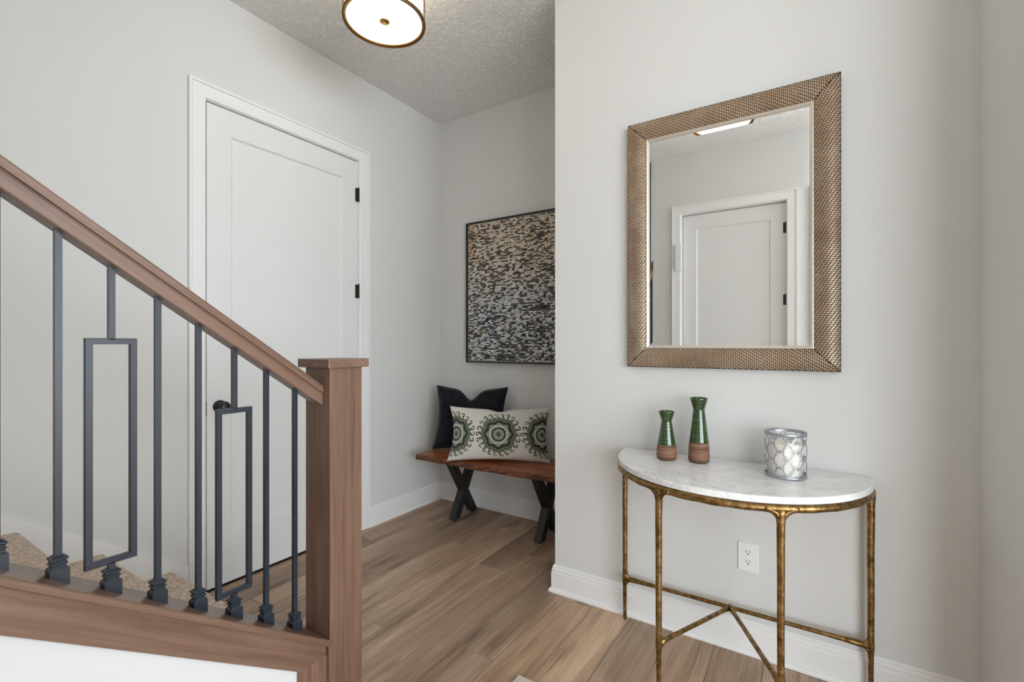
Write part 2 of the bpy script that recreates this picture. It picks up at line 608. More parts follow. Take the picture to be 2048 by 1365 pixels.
def plank(x0, x1, y0, y1):
    key = (round(x1 - x0, 3), round(y1 - y0, 3))
    if key not in plank_cache:
        g = .0007
        w, l = key
        bm = bmesh.new()
        b = .0012
        top = [(g + b, g + b), (w - g - b, g + b), (w - g - b, l - g - b), (g + b, l - g - b)]
        mid = [(g, g), (w - g, g), (w - g, l - g), (g, l - g)]
        T = [bm.verts.new((x, y, 0)) for x, y in top]
        Mv = [bm.verts.new((x, y, -b)) for x, y in mid]
        Bv = [bm.verts.new((x, y, -.0085)) for x, y in mid]
        bm.faces.new(T)
        for i in range(4):
            j = (i + 1) % 4
            bm.faces.new([Mv[i], Mv[j], T[j], T[i]])
            bm.faces.new([Bv[i], Bv[j], Mv[j], Mv[i]])
        me = bpy.data.meshes.new('plank')
        bm.to_mesh(me)
        bm.free()
        me.materials.append(MT['plank'])
        plank_cache[key] = me
    o = bpy.data.objects.new('plank', plank_cache[key])
    o.location = (x0, y0, 0)
    o.parent = floor
    COL.objects.link(o)


random.seed(11)
SEAM0 = -1.404
known = {-1: 2.118, -2: 2.638, -3: 2.270, 0: 2.365, 1: 1.502, -6: 2.01, -4: 1.72, -5: 2.45, 2: 2.05, 3: 1.35}
for i in range(-7, 37):
    x0 = SEAM0 + PW * i
    x1 = x0 + PW
    x0, x1 = max(x0, LW), min(x1, GX)
    if x1 - x0 < .01:
        continue
    ya = BY if x0 < .70 else GY
    yb = FWY if x1 < .14 else MWY
    e = known.get(i, random.uniform(0, PL))
    y = e - PL * 8
    while y < yb:
        y0, y1 = max(y, ya), min(y + PL, yb)
        if y1 - y0 > .03:
            plank(x0, x1, y0, y1)
        y += PL

# ------------------------------------------------------------------ baseboards
BASE = [(0, 0), (.026, 0), (.026, .008), (.022, .016), (.0145, .020), (.0145, .094), (.0120, .098), (.0120, .112),
        (.0085, .118), (.0085, .126), (.0055, .132), (0, .132)]


def baseboard(name, pts):
    """pts: (x, y, outx, outy) with out scaled for mitres"""
    bm = bmesh.new()
    sweep(bm, [((x, y, 0), (ox, oy, 0), (0, 0, 1)) for x, y, ox, oy in pts], BASE)
    return tag(from_bm(name, bm, 'trim'), kind='structure')


baseboard('baseboard_left', [(LW, DY1 + .077, 1, 0), (LW, FWY, 1, -1)])
baseboard('baseboard_far', [(LW, FWY, 1, -1), (0, FWY, 0, -1)])
baseboard('baseboard_center', [(MX, MWY + .12, -1, 1), (MX, MWY, -1, -1), (RX, MWY, -1, -1)])
baseboard('baseboard_right', [(RX, MWY, -1, -1), (RX, 1.62, -1, -1), (RX + .12, 1.62, 1, -1), (RX + .12, MWY, 1, -1)])
baseboard('baseboard_behind', [(KX1, BY, 0, 1), (BX0 - .077, BY, 0, 1)])
baseboard('baseboard_behind_right', [(BX1 + .077, BY, 0, 1), (CX0 - .077, BY, 0, 1)])
baseboard('baseboard_front', [(RX + .12, MWY, 1, -1), (GX, MWY, -1, -1)])

# ------------------------------------------------------------------ doors with casing
# casing profile: d = distance from the opening, h = height off the wall
CAS = [(0, 0), (0, .011), (.004, .014), (.058, .0155), (.0605, .0155), (.0615, .013), (.0635, .013), (.0645, .021), (.0765, .022), (.0765, 0)]


def casing_x(name, x, y0, y1, z1, sgn):
    bm = bmesh.new()
    path = [((x, y0, 0), (0, -1, 0), (sgn, 0, 0)), ((x, y0, z1), (0, -1, 1), (sgn, 0, 0)),
            ((x, y1, z1), (0, 1, 1), (sgn, 0, 0)), ((x, y1, 0), (0, 1, 0), (sgn, 0, 0))]
    sweep(bm, path, CAS)
    return tag(from_bm(name, bm, 'trim'), kind='structure')


def casing_y(name, y, x0, x1, z1):
    bm = bmesh.new()
    path = [((x0, y, 0), (-1, 0, 0), (0, 1, 0)), ((x0, y, z1), (-1, 0, 1), (0, 1, 0)),
            ((x1, y, z1), (1, 0, 1), (0, 1, 0)), ((x1, y, 0), (1, 0, 0), (0, 1, 0))]
    sweep(bm, path, CAS)
    return tag(from_bm(name, bm, 'trim'), kind='structure')


casing_x('trim_1', LW, DY0 - .001, DY1 + .001, DZ + .001, 1)
casing_y('trim_2', BY, BX0 - .001, BX1 + .001, BZ + .001)
casing_y('trim_4', BY, CX0 - .001, CX1 + .001, BZ + .001)


def door_leaf(root, U0, U1, Z0, Z1, inset, place, th=.035):
    """place(u0,u1,d0,d1,z0,z1) -> box; d is depth towards the room"""
    st = .119

    def B(nm, u0, u1, z0, z1, d0, d1, bev=.0012):
        return boxes(nm, [place(u0, u1, d0, d1, z0, z1)], 'door', root, bev)
    B('stile', U0, U0 + st, Z0, Z1, inset - th, inset)
    B('stile', U1 - st, U1, Z0, Z1, inset - th, inset)
    B('rail', U0 + st, U1 - st, Z1 - .132, Z1, inset - th, inset)
    B('rail', U0 + st, U1 - st, Z0, Z0 + .25, inset - th, inset)
    B('panel', U0 + st - .004, U1 - st + .004, Z0 + .246, Z1 - .128, inset - th + .004, inset - .011, 0)
    # sloped sticking round the panel
    bm = bmesh.new()
    u0, u1, z0, z1 = U0 + st, U1 - st, Z0 + .25, Z1 - .132
    prof = [(0, inset - .001), (.008, inset - .011), (0, inset - .012)]
    cor = [(u0, z0, 1, 1), (u1, z0, -1, 1), (u1, z1, -1, -1), (u0, z1, 1, -1)]
    rings = []
    for u, z, su, sz in cor:
        ring = []
        for t, d in prof:
            b = place(u + su * t, u + su * t, d, d, z + sz * t, z + sz * t)
            ring.append(bm.verts.new((b[0], b[2], b[4])))
        rings.append(ring)
    for i in range(4):
        a, b = rings[i], rings[(i + 1) % 4]
        for j in range(3):
            k = (j + 1) % 3
            bm.faces.new([a[j], b[j], b[k], a[k]])
    from_bm('panel_moulding', bm, 'door', root)


def hinge(root, x, y, z, ax):
    bm = bmesh.new()
    for k in range(3):
        lathe(bm, (x, y, z - .045 + .03 * k), [(0, .0008), (.0062, .0008), (.0062, .0292), (0, .0292)], 12)
    lathe(bm, (x, y, z + .045), [(0, .0), (.0045, .0), (.003, .006), (0, .007)], 12)
    if ax == 0:
        box(bm, x - .006, x - .001, y - .022, y + .004, z - .044, z + .044)
    else:
        box(bm, x - .022, x + .004, y - .006, y - .001, z - .044, z + .044)
    h = from_bm('hinge', bm, 'bronze', root)
    h['label'] = 'dark bronze hinge'


d1 = empty('door_1', (LW, (DY0 + DY1) / 2, 0), 'white single panel door with dark hinges beside the stairs', None, None, 'structure')
door_leaf(d1, DY0 + .009, DY1 - .006, .012, DZ - .009, -.002, lambda u0, u1, a, b, z0, z1: (LW + a, LW + b, u0, u1, z0, z1))
boxes('jamb', [(LW - .06, LW, DY0, DY0 + .003, 0, DZ), (LW - .06, LW, DY1 - .003, DY1, 0, DZ), (LW - .06, LW, DY0, DY1, DZ - .003, DZ)], 'trim', d1)
boxes('threshold', [(LW - .06, LW - .004, DY0 + .003, DY1 - .003, -.008, .006)], 'bronze', d1)
for hz in (2.223, 1.586, .25):
    hinge(d1, LW + .006, DY1 - .004, hz, 0)
bm = bmesh.new()
kc = Vector((LW - .002, DY0 + .068, .922))
lathe(bm, (0, 0, 0), [(0, 0), (.031, 0), (.032, .004), (.028, .009), (.013, .012), (.011, .030), (.020, .036), (.027, .045), (.0285, .055), (.025, .064), (.014, .069), (0, .070)], 28)
bmesh.ops.transform(bm, matrix=Matrix.Translation(kc) @ Matrix.Rotation(PI / 2, 4, 'Y'), verts=bm.verts)
k = from_bm('door_knob', bm, 'black', d1, True)
k['label'] = 'matte black round door knob'
boxes('latch_plate', [(LW - .004, LW + .0005, DY0 + .0035, DY0 + .008, .88, .95)], 'black', d1)

d2 = empty('door_2', ((BX0 + BX1) / 2, BY, 0), 'white single panel door reflected in the framed mirror', None, None, 'structure')
door_leaf(d2, BX0 + .009, BX1 - .006, .012, BZ - .009, -.05, lambda u0, u1, a, b, z0, z1: (u0, u1, BY + a, BY + b, z0, z1))
boxes('jamb', [(BX0, BX0 + .004, BY - .14, BY, 0, BZ), (BX1 - .004, BX1, BY - .14, BY, 0, BZ), (BX0, BX1, BY - .14, BY, BZ - .004, BZ)], 'trim', d2)
for hz in (2.225, 1.615, .30):
    hinge(d2, BX1 - .008, BY - .046, hz, 1)
d3 = empty('door_3', ((CX0 + CX1) / 2, BY, 0), 'narrow white closet door on the wall facing the mirror', None, None, 'structure')
door_leaf(d3, CX0 + .009, CX1 - .006, .012, BZ - .009, -.05, lambda u0, u1, a, b, z0, z1: (u0, u1, BY + a, BY + b, z0, z1))
boxes('jamb', [(CX0, CX0 + .004, BY - .14, BY, 0, BZ), (CX1 - .004, CX1, BY - .14, BY, 0, BZ), (CX0, CX1, BY - .14, BY, BZ - .004, BZ)], 'trim', d3)
for hz in (2.225, 1.615, .30):
    hinge(d3, CX1 - .008, BY - .046, hz, 1)
# white plate on the casing of the far door, seen in the mirror
sp = empty('alarm_contact', (BX0 - .02, BY + .016, 1.93), 'slim white alarm contact box on the door casing in the mirror', 'alarm sensor')
boxes('housing', [(BX0 - .045, BX0 + .012, BY + .0145, BY + .040, 1.925, 2.17)], 'plastic', sp, .004)
boxes('battery_cover', [(BX0 - .040, BX0 + .004, BY + .039, BY + .043, 1.935, 2.03)], 'plastic', sp, .002)
boxes('indicator', [(BX0 - .010, BX0 - .006, BY + .039, BY + .0415, 2.045, 2.051)], 'slot', sp)

# ------------------------------------------------------------------ staircase
RISE, RUN = .1775, .252
NY = .990          # first nosing
stairs = empty('staircase', (-2.0, .9, 0), 'carpeted beige staircase climbing along the left wall behind the railing', 'staircase')
NST = 15
for k in range(1, NST + 1):
    yn = NY - RUN * (k - 1)
    z = RISE * k
    yb = yn - RUN - .03 if k < NST else -3.40
    r = .019
    prof = [(yb, z)]
    for i in range(7):
        a = PI / 2 - PI * i / 6
        prof.append((yn - r + r * math.cos(a), z - r + r * math.sin(a)))
    prof += [(yn - .026, z - 2 * r - .002), (yn - .026, max(z - RISE - .0, 0)), (yb, max(z - RISE, 0))]
    bm = bmesh.new()
    prism(bm, prof, 0, LW + .0165, KX0 - .004)
    from_bm('step', bm, 'carpet', stairs)
# white skirt board on the left wall
bm = bmesh.new()
zt = lambda y: .5 + .704 * (.593 - y)
prism(bm, [(DY0 - .078, 0), (DY0 - .078, zt(DY0 - .078)), (-3.42, zt(-3.42)), (-3.42, zt(-3.42) - .5), (.7, 0)], 0, LW, LW + .016)
tag(from_bm('trim_3', bm, 'trim'), kind='structure')

# knee wall under the railing
zc = lambda y: .505 + SLOPE * (.6185 - y)      # top of its wooden cap
bm = bmesh.new()
prism(bm, [(1.0, -.008), (1.0, zc(1.0) - .023), (BY, zc(BY) - .023), (BY, -.008)], 0, KX0, KX1)
tag(from_bm('wall_knee', bm, 'panel_white'), kind='structure')
baseboard('baseboard_knee', [(KX1, .87, 1, 0), (KX1, BY, 1, 0)])

rl = empty('stair_railing', (-1.4405, 1.067, 0), 'brown wooden stair railing with square newel post and dark iron balusters', 'railing')
NX0, NX1, NY0, NY1 = -1.5080, -1.3720, 1.0, 1.133
nw = boxes('newel_post', [(NX0, NX1, NY0, NY1, 0, 1.156)], 'wood_z', rl, .0025)
bm = bmesh.new()
box(bm, NX0 - .019, NX1 + .019, NY0 - .019, NY1 + .017, 1.156, 1.1865, .003)
from_bm('newel_cap', bm, 'wood_y', nw)
# sloping cap board
bm = bmesh.new()
ya, yb = 1.0, BY


def raked(bm, prof, ya, yb, base):
    """prof: (x, dz) polygon carried along the slope"""
    A = [bm.verts.new((x, ya, base(ya) + dz)) for x, dz in prof]
    B = [bm.verts.new((x, yb, base(yb) + dz)) for x, dz in prof]
    n = len(prof)
    bm.faces.new(A)
    bm.faces.new(B[::-1])
    for i in range(n):
        bm.faces.new([A[i], B[i], B[(i + 1) % n], A[(i + 1) % n]])


raked(bm, [(-1.522, -.023), (-1.522, -.003), (-1.519, 0), (-1.3645, 0), (-1.361, -.004), (-1.361, -.020), (-1.3635, -.023)], ya, yb, zc)
from_bm('shoe_rail', bm, 'wood_y', rl)
# trim boards framing the white panel under the cap
bm = bmesh.new()
raked(bm, [(-1.386, -.123), (-1.386, -.0225), (-1.3735, -.0225), (-1.3735, -.121), (-1.3755, -.123)], .985, yb, zc)
from_bm('skirt_board', bm, 'wood_y', rl)
boxes('end_board', [(-1.386, -1.3732, .887, .990, .001, zc(.985) - .055)], 'wood_z', rl, .0015)
boxes('corner_moulding', [(-1.380, -1.3625, .9885, 1.0045, .001, zc(1.0045) - .004)], 'wood_z', rl, .002)
# handrail: lower block and a wider moulded top with a groove between
zr = lambda y: 1.0362 + SLOPE * (.9885 - y)
bm = bmesh.new()
hp = [(-.027, 0), (-.029, .003), (-.029, .036), (-.026, .039), (-.026, .0415), (-.032, .0445), (-.032, .0635), (-.028, .0695),
      (-.018, .0725), (.018, .0725), (.028, .0695), (.032, .0635), (.032, .0445), (.026, .0415), (.026, .039), (.029, .036), (.029, .003), (.027, 0)]
raked(bm, [(-1.4405 + x, z) for x, z in hp], NY0 + .001, BY + .0, zr)
from_bm('handrail', bm, 'wood_y', rl)


def square_frustums(bm, cx, cy, levels):
    rings = []
    for s, z in levels:
        rings.append([bm.verts.new((cx + a * s / 2, cy + b * s / 2, z)) for a, b in ((-1, -1), (1, -1), (1, 1), (-1, 1))])
    bm.faces.new(rings[0][::-1])
    bm.faces.new(rings[-1])
    for a, b in zip(rings, rings[1:]):
        for i in range(4):
            j = (i + 1) % 4
            bm.faces.new([a[i], a[j], b[j], b[i]])


q = .0066
for k in range(1, 14):
    y = .9153 - .0963 * (k - 1)
    x = -1.4405
    zb, ztp = zc(y), zr(y) + .006
    if k % 3 == 0:
        t1 = 1.2516 + SLOPE * (.4338 - y)
        t0 = t1 - .549
        bm = bmesh.new()
        w = .0505
        path = [((x, y - w, t0), (0, 1, 1), (1, 0, 0)), ((x, y + w, t0), (0, -1, 1), (1, 0, 0)),
                ((x, y + w, t1), (0, -1, -1), (1, 0, 0)), ((x, y - w, t1), (0, 1, -1), (1, 0, 0))]
        sweep(bm, path, [(0, -q + .001), (.001, -q), (.0135, -q), (.0145, -q + .001), (.0145, q - .001), (.0135, q), (.001, q), (0, q - .001)], True)
        b = from_bm('baluster', bm, 'iron', rl)
        boxes('upper_bar', [(x - q, x + q, y - q, y + q, t1 - .004, ztp)], 'iron', b, .0006)
        boxes('lower_bar', [(x - q, x + q, y - q, y + q, zb + .02, t0 + .004)], 'iron', b, .0006)
    else:
        bm = bmesh.new()
        box(bm, x - q, x + q, y - q, y + q, zb + .02, ztp, .0006)
        b = from_bm('baluster', bm, 'iron', rl)
    # cast shoe at the foot, its lower edge cut to the slope
    bm = bmesh.new()
    s = .034
    lo = [bm.verts.new((x + a * s / 2, y + c * s / 2, zc(y + c * s / 2) - .001)) for a, c in ((-1, -1), (1, -1), (1, 1), (-1, 1))]
    up = [bm.verts.new((x + a * s / 2, y + c * s / 2, zb + .026)) for a, c in ((-1, -1), (1, -1), (1, 1), (-1, 1))]
    bm.faces.new(lo[::-1])
    for i in range(4):
        j = (i + 1) % 4
        bm.faces.new([lo[i], lo[j], up[j], up[i]])
    bm.faces.new(up)
    square_frustums(bm, x, y, [(.034, zb + .0255), (.024, zb + .031), (.024, zb + .034), (.029, zb + .037), (.029, zb + .040), (.024, zb + .042),
                               (.024, zb + .044), (.031, zb + .048), (.031, zb + .051), (.018, zb + .056), (.0145, zb + .058)])
    from_bm('shoe', bm, 'iron', b)

# ------------------------------------------------------------------ mirror
MX0, MX1, MZ0, MZ1 = -.7015, .0885, 1.1365, 2.2250
mr = empty('wall_mirror', ((MX0 + MX1) / 2, MWY, MZ0), 'tall rectangular mirror in a woven bronze frame above the console table', 'mirror')
FWD = .083      # width of the woven face
LIP = .0125


def depth(d):
    """height of the frame off the wall at distance d from its outer edge"""
    t = d / FWD
    return .024 + .016 * math.sin(PI * min(max(t * .93 + .05, 0), 1)) ** .8


sides = [('top', (MX0, MZ1), (1, 0), (0, -1), MX1 - MX0), ('bottom', (MX1, MZ0), (-1, 0), (0, 1), MX1 - MX0),
         ('left', (MX0, MZ0), (0, 1), (1, 0), MZ1 - MZ0), ('right', (MX1, MZ1), (0, -1), (-1, 0), MZ1 - MZ0)]
NP = 12
random.seed(5)
for nm, o, al, inn, L in sides:
    def P(s, d, h):
        return (o[0] + al[0] * s + inn[0] * d, MWY - h, o[1] + al[1] * s + inn[1] * d)
    bm = bmesh.new()
    prof = [(0, 0), (0, depth(0))] + [(FWD * i / NP, depth(FWD * i / NP)) for i in range(1, NP + 1)] + [(FWD, 0)]
    A = [bm.verts.new(P(d, d, h)) for d, h in prof]
    B = [bm.verts.new(P(L - d, d, h)) for d, h in prof]
    n = len(prof)
    for i in range(n):
        bm.faces.new([A[i], B[i], B[(i + 1) % n], A[(i + 1) % n]])
    bm.faces.new(A)
    bm.faces.new(B[::-1])
    fr = from_bm('frame_side', bm, 'frame_dark', mr)
    # raised woven strips in a twill
    bm = bmesh.new()
    cw, ch = .0122, .0066          # across the frame, along the frame
    nrow = int(L / ch)
    for r in range(nrow):
        s0 = (r + .5) * L / nrow
        sh = (r % 3) / 3.0 * cw
        c = -1
        while True:
            d0 = c * cw + sh + .0006
            d1 = d0 + cw - .0016
            c += 1
            if d0 > FWD - .003:
                break
            a, b_ = max(d0, .002), min(d1, FWD - .001)
            lim = min(s0, L - s0) - .002
            b_ = min(b_, lim)
            if b_ - a < .002:
                continue
            hs = ch / 2 - .0007
            base = [bm.verts.new(P(s0 + u * hs, v, depth(v) - .0004)) for u, v in ((-1, a), (1, a), (1, b_), (-1, b_))]
            e = min(.0014, (b_ - a) * .3)
            top = [bm.verts.new(P(s0 + u * hs * .62, v, depth(v) + .0020)) for u, v in ((-1, a + e), (1, a + e), (1, b_ - e), (-1, b_ - e))]
            bm.faces.new(top)
            for i in range(4):
                j = (i + 1) % 4
                bm.faces.new([base[i], base[j], top[j], top[i]])
    wv = from_bm('woven_relief', bm, 'weave', fr)
    wv['kind'] = 'stuff'
    bm = bmesh.new()
    lp = [(FWD, .016), (FWD, .030), (FWD + .003, .031), (FWD + .010, .026), (FWD + LIP, .0225), (FWD + LIP, .016)]
    A = [bm.verts.new(P(d, d, h)) for d, h in lp]
    B = [bm.verts.new(P(L - d, d, h)) for d, h in lp]
    for i in range(len(lp)):
        bm.faces.new([A[i], B[i], B[(i + 1) % len(lp)], A[(i + 1) % len(lp)]])
    from_bm('inner_lip', bm, 'lip', mr)
gi = FWD + LIP - .002
gx0, gx1, gz0, gz1 = MX0 + gi, MX1 - gi, MZ0 + gi, MZ1 - gi
bv, tilt = .0185, math.tan(math.radians(2.0))
yc = MWY - .0205
ye = yc + bv * tilt
bm = bmesh.new()
I = [bm.verts.new(p) for p in ((gx0 + bv, yc, gz0 + bv), (gx1 - bv, yc, gz0 + bv), (gx1 - bv, yc, gz1 - bv), (gx0 + bv, yc, gz1 - bv))]
O = [bm.verts.new(p) for p in ((gx0, ye, gz0), (gx1, ye, gz0), (gx1, ye, gz1), (gx0, ye, gz1))]
bk = [bm.verts.new((v.co.x, MWY - .014, v.co.z)) for v in O]
bm.faces.new(I)
for i in range(4):
    j = (i + 1) % 4
    bm.faces.new([O[i], O[j], I[j], I[i]])
    bm.faces.new([bk[i], bk[j], O[j], O[i]])
bm.faces.new(bk[::-1])
from_bm('mirror_glass', bm, 'mirror', mr)

# ------------------------------------------------------------------ console table
TX, TY, TZ = -.268, 2.060, .765
tb = empty('console_table', (TX, 1.88, 0), 'half round console table with white marble top on antique brass legs', 'table')
RT = .450
bm = bmesh.new()
out = [(TX - RT, 2.088), (TX - RT, TY)]
for i in range(1, 60):
    a = PI + PI * i / 60
    out.append((TX + RT * math.cos(a), TY + (RT - .012) * math.sin(a)))
out += [(TX + RT, TY), (TX + RT, 2.088)]
cen = Vector((TX, TY))
lv = [(-.004, .742), (0, .745), (0, .761), (-.0015, .7638), (-.004, .765)]
rings = []
for off, z in lv:
    ring = []
    for x, y in out:
        dv = Vector((x, y)) - cen
        dv = dv.normalized() if dv.length > 0 else dv
        ring.append(bm.verts.new((x + dv.x * off, min(y + dv.y * off, 2.088), z)))
    rings.append(ring)
n = len(out)
bm.faces.new(rings[0][::-1])
bm.faces.new(rings[-1])
for a, b in zip(rings, rings[1:]):
    for i in range(n):
        bm.faces.new([a[i], a[(i + 1) % n], b[(i + 1) % n], b[i]])
mt = from_bm('marble_top', bm, 'marble', tb)
# brass hoop under the marble
RR = .440
ZR = .7285
bm = bmesh.new()
hoop = [(TX + RR * math.cos(PI + PI * i / 48), TY - .004 + (RR - .012) * math.sin(PI + PI * i / 48), ZR) for i in range(49)]
tube(bm, hoop, [.0128 + .0008 * math.sin(i * 1.9) for i in range(49)], 10)
from_bm('hoop', bm, 'brass', tb, True)
bm = bmesh.new()
tube(bm, [(TX - RR, TY - .004, ZR), (TX, TY - .004, ZR), (TX + RR, TY - .004, ZR)], .011, 10)
from_bm('back_bar', bm, 'brass', tb, True)


def arc3(p, u, v, R, n=7):
    """quarter curve from p+u*R (along u) to p+v*R"""
    p, u, v = Vector(p), Vector(u).normalized(), Vector(v).normalized()
    return [p + u * R * (1 - math.sin(t)) + v * R * (1 - math.cos(t)) for t in [PI / 2 * i / (n - 1) for i in range(n)]]


ZS = .184
BLX, BRX, BLY = -.7085, .1725, 2.047
FLX, FRX, FLY = -.455, -.081, 1.668
legs = [(BLX, BLY, [(1, 0, 0)]), (BRX, BLY, [(-1, 0, 0)]), (FLX, FLY, None), (FRX, FLY, None)]
random.seed(3)
for lx, ly, dirs in legs:
    bm = bmesh.new()
    zs = [0, .004, .06, .15, ZS, .22, .35, .5, .62, .68, .71, ZR]
    rr = [.0068, .0075, .0080, .0092, .0118, .0105, .0108, .0112, .0118, .0125, .0145, .0150]
    tube(bm, [(lx + random.uniform(-.0006, .0006), ly + random.uniform(-.0006, .0006), z) for z in zs], rr, 10)
    # curved gussets into the hoop
    if dirs is None:
        ax, ay = lx - TX, ly - TY
        l = math.hypot(ax, ay)
        tdir = (-ay / l, ax / l, 0)
        gd = [tdir, tuple(-c for c in tdir)]
    else:
        gd = dirs
    for g in gd:
        tube(bm, arc3((lx, ly, ZR), (0, 0, -1), g, .050), [.0105, .0105, .0105, .0105, .0105, .0110, .0115], 8)
    from_bm('leg', bm, 'brass', tb, True)
cj = Vector((TX - .008, BLY, ZS))


def bar(name, a, b, fa, fb, r=.0082):
    """straight bar from a to b; fa/fb flare the end into a post"""
    a, b = Vector(a), Vector(b)
    bm = bmesh.new()
    n = 14
    rad = []
    for i in range(n + 1):
        t = i / n
        k = 0
        if fa:
            k = max(k, 1 - t * n / 1.6)
        if fb:
            k = max(k, 1 - (1 - t) * n / 1.6)
        rad.append(r + .0045 * max(k, 0))
    tube(bm, [a.lerp(b, i / n) for i in range(n + 1)], rad, 10)
    for p, f, d in ((a, fa, (b - a).normalized()), (b, fb, (a - b).normalized())):
        if f == 2:
            for up in (1, -1):
                tube(bm, arc3(p, (0, 0, up), d, .036), [.0090, .0086, .0084, .0082, .0082, .0084, .0088], 8)
    from_bm(name, bm, 'brass', tb, True)


bar('back_stretcher', (BLX, BLY, ZS), (BRX, BLY, ZS), 2, 2)
bar('diagonal_stretcher', (FLX, FLY, ZS), cj, 2, 1)
bar('diagonal_stretcher', (FRX, FLY, ZS), cj, 2, 1)

# ------------------------------------------------------------------ vases and candle holder on the table
def vase(name, cx, cy, H, rt, rn, rg, rb, zn, zg, label):
    z0 = TZ
    v = empty(name, (cx, cy, z0), label, 'vase', 'green and brown vases on the marble table')
    bm = bmesh.new()
    lathe(bm, (cx, cy, z0), [(0, 0), (rb * .80, 0), (rb * .93, .004), (rb * .90, .006), (0, .006)], 40)
    from_bm('foot', bm, 'vase_dark', v, True)
    bm = bmesh.new()
    pr = [(rb * .92, .0045), (rb, .012), (rb * 1.0, .022)]
    for i in range(1, 9):
        t = i / 8
        pr.append((rb + (rg - rb) * t, .022 + (zg - .022) * t))
    lathe(bm, (cx, cy, z0), pr, 40)
    from_bm('stoneware_base', bm, 'stoneware', v, True)
    bm = bmesh.new()
    pr = [(rg * .998, zg - .001), (rg * 1.012, zg + .0005)]
    for i in range(1, 21):
        t = i / 20
        pr.append((rg + (rn - rg) * t ** .95 + .00025 * (i % 2), zg + (zn - zg) * t))
    for i in range(1, 11):
        t = i / 10
        pr.append((rn + (rt - rn) * t ** .9, zn + (H - zn) * t))
    pr += [(rt - .001, H + .0015), (rt - .004, H + .001), (rt - .006, H - .004), (rn - .004, zn), (rg * .75, zg), (0, zg - .001)]
    lathe(bm, (cx, cy, z0), pr, 40)
    from_bm('glazed_body', bm, 'glaze', v, True)


vase('ceramic_vase', -.382, 1.985, .256, .0345, .0215, .0375, .0405, .212, .080, 'taller green glazed vase with brown banded base on the marble table')
vase('ceramic_vase', -.503, 1.962, .196, .0325, .0200, .0370, .0400, .158, .062, 'shorter green glazed vase with brown banded base on the marble table')

hc = Vector((-.0805, 1.945, TZ))
RH, HH = .0655, .160
ch_ = empty('candle_holder', hc, 'silver lattice candle holder with quatrefoil cut-outs on the marble table', 'candle holder')
for nm, z0, z1 in (('base_ring', 0, .010), ('top_ring', HH - .0115, HH)):
    bm = bmesh.new()
    lathe(bm, hc, [(RH - .0012, z0), (RH + .0016, z0), (RH + .0018, (z0 + z1) / 2), (RH + .0016, z1), (RH - .0012, z1), (RH - .0012, z0)], 56)
    from_bm(nm, bm, 'silver', ch_, True)
bm = bmesh.new()
lathe(bm, hc, [(0, .0015), (RH, .0015), (RH, .004), (0, .004)], 48)
from_bm('base_plate', bm, 'silver', ch_)
NC = 7
pw = 2 * PI * RH / NC
ph = .057
bm = bmesh.new()


def oncyl(u, v, r):
    a = u / RH
    return Vector((hc.x + r * math.cos(a), hc.y + r * math.sin(a), hc.z + v))


def edge_pts(cu, cv, sx, sy, n=18):
    """one S-curved side of a pointed quatrefoil, from its side tip to its upper or lower tip"""
    out_ = []
    for i in range(n + 1):
        t = i / n
        k = -.055 * math.sin(2 * PI * t) + .050 * math.sin(6 * PI * t)
        x, y = .5 * (1 - t) + k * .707, .5 * t + k * .707
        out_.append((cu + sx * x * pw, cv + sy * y * ph))
    return out_


for row in range(-1, 9):
    for c in range(NC):
        cu = (c + (.5 if row % 2 else 0)) * pw
        cv = .010 + row * ph / 2
        for sx, sy in ((1, 1), (-1, 1)):
            pts = edge_pts(cu, cv, sx, sy)
            for (u0, v0), (u1, v1) in zip(pts, pts[1:]):
                if min(v0, v1) < .006 or max(v0, v1) > HH - .006:
                    continue
                du, dv = u1 - u0, v1 - v0
                l = math.hypot(du, dv) or 1
                nx, ny = -dv / l * .0017, du / l * .0017
                q4 = [(u0 + nx, v0 + ny), (u1 + nx, v1 + ny), (u1 - nx, v1 - ny), (u0 - nx, v0 - ny)]
                oo = [bm.verts.new(oncyl(u, v, RH + .0009)) for u, v in q4]
                ii = [bm.verts.new(oncyl(u, v, RH - .0006)) for u, v in q4]
                bm.faces.new(oo)
                bm.faces.new(ii[::-1])
                bm.faces.new([oo[0], oo[1], ii[1], ii[0]])
                bm.faces.new([oo[2], oo[3], ii[3], ii[2]])
from_bm('lattice', bm, 'silver', ch_)
cd = empty('pillar_candle', (hc.x, hc.y, hc.z + .004), 'white pillar candle inside the silver lattice holder', 'candle')
bm = bmesh.new()
lathe(bm, (hc.x, hc.y, hc.z + .004), [(0, 0), (.052, 0), (.0535, .003), (.0535, .112), (.051, .1165), (.040, .1160), (.020, .1145), (0, .114)], 48)
from_bm('wax_body', bm, 'wax', cd, True)
bm = bmesh.new()
tube(bm, [(hc.x, hc.y, hc.z + .117), (hc.x + .001, hc.y, hc.z + .124), (hc.x + .003, hc.y, hc.z + .129)], .0011, 6)
from_bm('wick', bm, 'slot', cd)

